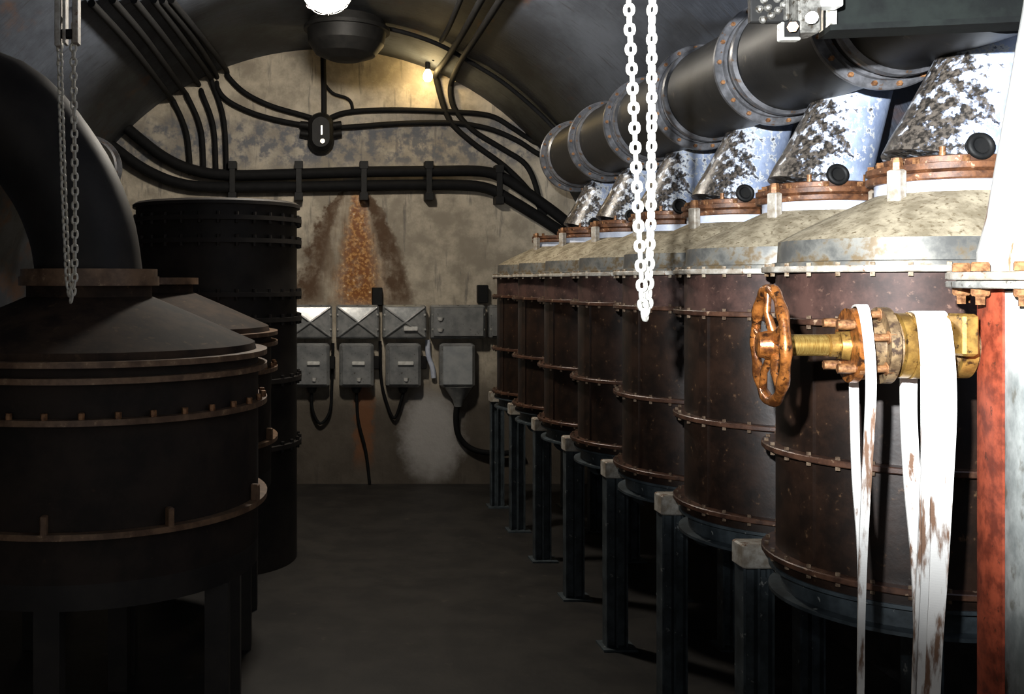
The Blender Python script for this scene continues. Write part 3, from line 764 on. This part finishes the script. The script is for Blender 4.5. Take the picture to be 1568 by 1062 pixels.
cable('cable', 'black cable from the vault sagging to the round junction box, upper left', 'cable', [V(p[0], p[1], .05) for p in ((262, 0), (310, 58), (345, 104))]+[W(*p) for p in ((350, 118), (375, 142), (415, 162), (470, 178), (492, 186))], .034, 'black', G)
cable('cable', 'black cable from the vault sagging to the round junction box, lower left', 'cable', [V(p[0], p[1], .05) for p in ((248, 0), (296, 58), (330, 112))]+[W(*p) for p in ((333, 135), (350, 155), (390, 174), (440, 187), (492, 195))], .034, 'black', G)
cable('cable', 'black cable right of the junction box, upper one curving along the arch', 'cable', [W(*p) for p in ((495, 186), (530, 172), (600, 168), (690, 171), (750, 177), (785, 196), (820, 218))]+[V(850, 222, .06), V(862, 208, .06)], .034, 'black', G)
cable('cable', 'black cable right of the junction box, lower one curving along the arch', 'cable', [W(*p) for p in ((495, 196), (540, 194), (610, 189), (690, 188), (745, 196), (790, 214), (825, 236), (850, 244))], .034, 'black', G)
cable('cable', 'black vault cable at the crown right of the lamp, first of three', 'cable', [V(*p, .05) for p in ((722, -40), (705, 0), (688, 40), (676, 62))], .03, 'black', G)
cable('cable', 'black vault cable right of the lamp passing down behind the bulb, second of three', 'cable', [V(*p, .06) for p in ((760, -40), (737, 0), (708, 52), (684, 90), (668, 112))]+[W(*p) for p in ((670, 130), (680, 165), (694, 192), (728, 222), (772, 254), (808, 290), (835, 330))], .036, 'black', G)
cable('cable', 'black vault cable right of the lamp, third of three, falling to the right corner', 'cable', [V(*p, .05) for p in ((792, -40), (766, 0), (730, 56), (704, 96), (692, 124))]+[W(*p) for p in ((690, 145), (698, 170), (725, 200), (770, 228), (805, 252), (822, 290), (828, 335))], .036, 'black', G)
cable('cable', 'thin black cable along the arch edge down to the right wall', 'cable', [V(*p, .04) for p in ((560, 38), (600, 45), (640, 56), (680, 72), (720, 95), (770, 126), (820, 168), (850, 198), (862, 212))], .026, 'black', G)
# junction box with riser conduit
jb = thing('junction_box', 'black round junction box on the end wall beneath the lamp', 'box', W(491, 205, 0))
T = Matrix.Rotation(pi/2, 4, 'X')
b = MB(); vs = []
def oval(a, z, r, h): return [(r*cos(t), -z, r*sin(t)*1.0+(h if sin(t) > 0 else -h)) for t in [2*pi*k/32 for k in range(32)]]
rings = [oval(0, 0, .17, .09), oval(0, .10, .17, .09), oval(0, .15, .15, .09), oval(0, .19, .11, .08)]
for r in rings: vs += r
fs = [(k*32+i, k*32+(i+1) % 32, k*32+32+(i+1) % 32, k*32+32+i) for k in range(3) for i in range(32)]+[tuple(range(96, 128))]
b.add(vs, fs, False).build('housing', 'iron', jb)
MB().tube([(.02, -.19, -.12), (.02, -.22, -.12)], .03, 10).build('cover_screw', 'silver', jb)
MB().box((.01, -.195, .02), (.02, .02, .12)).build('cover_rib', 'silver', jb)
for s in (-1, 1):
    MB().tube([(s*.14, -.08, .09), (s*.26, -.06, .11)], .05, 10).build('cable_gland', 'iron', jb)
    MB().tube([(s*.14, -.08, -.02), (s*.26, -.06, -.0)], .05, 10).build('cable_gland', 'iron', jb)
cable('riser_conduit', 'black vertical conduit from the vault down to the round junction box', 'conduit', [V(494, 60, .05), V(495, 78, .06), W(495, 100, .08), W(496, 140, .08), W(496, 185, .08)], .036)
shadow_blob = thing('lamp_shadow_blob', 'large black round shape added as the lamp shadow on the vault crown, lower right of the lit lamp', 'box', V(532, 30, 0))  # added solid standing in for the lamp's cast shadow on the vault
nrm = Vector((X0-shadow_blob.location.x, 0, ZS-shadow_blob.location.z)).normalized()
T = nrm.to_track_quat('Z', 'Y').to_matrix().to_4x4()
MB().lathe([(.42, -.06), (.45, .14), (.43, .28), (.34, .40), (.18, .46), (0, .47)], 40, T).build('housing', 'iron', shadow_blob)  # black body of the added shadow shape
MB().lathe([(.44, .10), (.49, .10), (.49, .14), (.44, .14)], 40, T).build('blob_rim', 'iron', shadow_blob)
cable('cable_loop', 'small looped black cable beside the vertical conduit', 'cable', [W(498, 130), W(510, 143), W(530, 150), W(538, 158), W(540, 172)], .022)

# fuse boxes
up = [(440, 510), (514, 582), (586, 655), (660, 746), (750, 772)]
lab_up = ['grey fuse box partly behind the tall black tank, upper row', 'grey fuse box with bright cross ribbed lid, second of the upper row', 'grey fuse box with ribbed lid and name plate, third of the upper row',
          'widest grey fuse box with plain flat lid, upper row', 'narrow grey end box of the upper row, beside the farthest drum']
yf = YE-.26
for i, (x0, x1) in enumerate(up):
    p, q = P(x0, 519, yf), P(x1, 467, yf)
    t = thing('fuse_box', lab_up[i], 'box', ((p.x+q.x)/2, YE, p.z), 'upper row of grey fuse boxes'); w_, h_ = q.x-p.x, q.z-p.z
    MB().box((0, -.10, h_/2), (w_-.02, .20, h_), None, .02).build('case', 'box', t)
    b = MB(); a_, c_ = w_/2-.035, h_/2-.03; z = h_/2; y = -.205
    if i in (3, 4): b.box((0, y-.01, z), (2*a_, .025, 2*c_), None, .01)
    else:
        vs = [(-a_, y, z-c_), (a_, y, z-c_), (a_, y, z+c_), (-a_, y, z+c_), (0, y-.06, z)]
        b.add(vs, [(0, 1, 4), (1, 2, 4), (2, 3, 4), (3, 0, 4)])
        for s in ((-1, -1), (1, -1), (1, 1), (-1, 1)): b.tube([(s[0]*a_, y-.004, z+s[1]*c_), (0, y-.064, z)], .014, 6)
    ld_ = b.build('lid', 'lid' if i in (1, 2, 0) else 'box', t)
    for s in ((-1, -1), (1, -1), (1, 1), (-1, 1)): MB().tube([(s[0]*(a_+.005), y-.012, z+s[1]*(c_-.09)), (s[0]*(a_+.005), y+.02, z+s[1]*(c_-.09))], .014, 6).build('screw', 'silver', t)
    if i == 2: MB().box((.07, y-.05, z-.08), (.17, .015, .05)).build('name_plate', 'plate', t)
    if i == 3:
        for dz in (.06, -.08): MB().lathe([(0, .05), (.03, .04), (.045, 0)], 14, Matrix.Translation((-a_+.09, y-.02, z+dz)) @ T).build('knob', 'plate', t)
lo = [(450, 505), (520, 573), (592, 646), (675, 729)]
lab_lo = ['small grey switch box partly behind the tall black tank, lower row', 'small grey switch box with white plate, under the cross ribbed fuse box', 'small dark grey switch box with white bar plate, third of the lower row', 'light grey flat fronted switch box with funnel below, right of the lower row']
for i, (x0, x1) in enumerate(lo):
    p, q = P(x0, 594, yf+.02), P(x1, 526, yf+.02)
    t = thing('switch_box', lab_lo[i], 'box', ((p.x+q.x)/2, YE, p.z), 'lower row of switch boxes'); w_, h_ = q.x-p.x, q.z-p.z
    MB().box((0, -.09, h_/2), (w_, .18, h_), None, .03).build('case', 'box', t)
    MB().box((0, -.19, h_/2), (w_-.07, .02, h_-.07), None, .008).build('cover', 'boxlight' if i == 3 else 'box', t)
    if i < 3:
        MB().box((0.02, -.215, h_/2+.03), (.20 if i == 2 else .16, .03, .045), None, .006).build('name_plate', 'plate', t)
        MB().lathe([(0, .05), (.025, .045), (.035, 0)], 14, Matrix.Translation((.03, -.20, h_/2-.15)) @ T).build('knob', 'plate', t)
        MB().tube([(0, -.09, 0), (0, -.09, -.07)], [.07, .045], 12).build('cable_gland', 'iron', t)
        MB().box((w_/2+.035, -.09, h_/2+.03), (.075, .12, .16), None, .01).build('side_gland', 'iron', t)
    else:
        MB().tube([(0.02, -.09, 0.01), (0.02, -.09, -.17), (0.02, -.09, -.25)], [.19, .07, .05], 20).build('cable_funnel', 'box', t)
MB().box((.0, 0, 0), (.1, .1, .1))
cable('tail_cable', 'black cable curling from the funnel of the light grey switch box', 'cable', [W(701, 612, .09), W(698, 640, .08), W(703, 668, .06), W(725, 688, .06), W(765, 694, .1), W(800, 690, .1)], .036, 'black', G)
cable('tail_cable', 'black cable hanging below the switch box beside the tall tank', 'cable', [W(478, 590, .09), W(478, 625, .08), W(490, 648, .06), W(505, 630, .06), W(508, 590, .06), W(510, 525, .06)], .02, 'black', G)
cable('tail_cable', 'black cable hanging below the second switch box', 'cable', [W(546, 590, .09), W(548, 640, .07), W(560, 690, .06), W(566, 740, .06)], .02, 'black', G)
cable('tail_cable', 'black cable hanging between the second and third switch boxes', 'cable', [W(582, 522, .06), W(583, 575, .06), W(590, 610, .06), W(604, 640, .06), W(618, 600, .09), W(619, 590, .09)], .02, 'black', G)
cable('pale_conduit', 'short pale conduit between the third switch box and the light grey one', 'conduit', [W(655, 520, .07), W(656, 545, .06), W(662, 562, .06), W(664, 578, .05)], .034, 'whitering')
for i, (x, y) in enumerate(((578, 450), (740, 446))):
    o = pbox(MB(), x-8, x+8, y-10, y+18, YE-.12, .12, .01).build('wall_bracket', 'iron'); tag(o, ['black wall bracket above the fuse boxes under the rust stain', 'black wall bracket above the widest fuse box'][i], 'bracket', 'wall brackets above the fuse boxes')
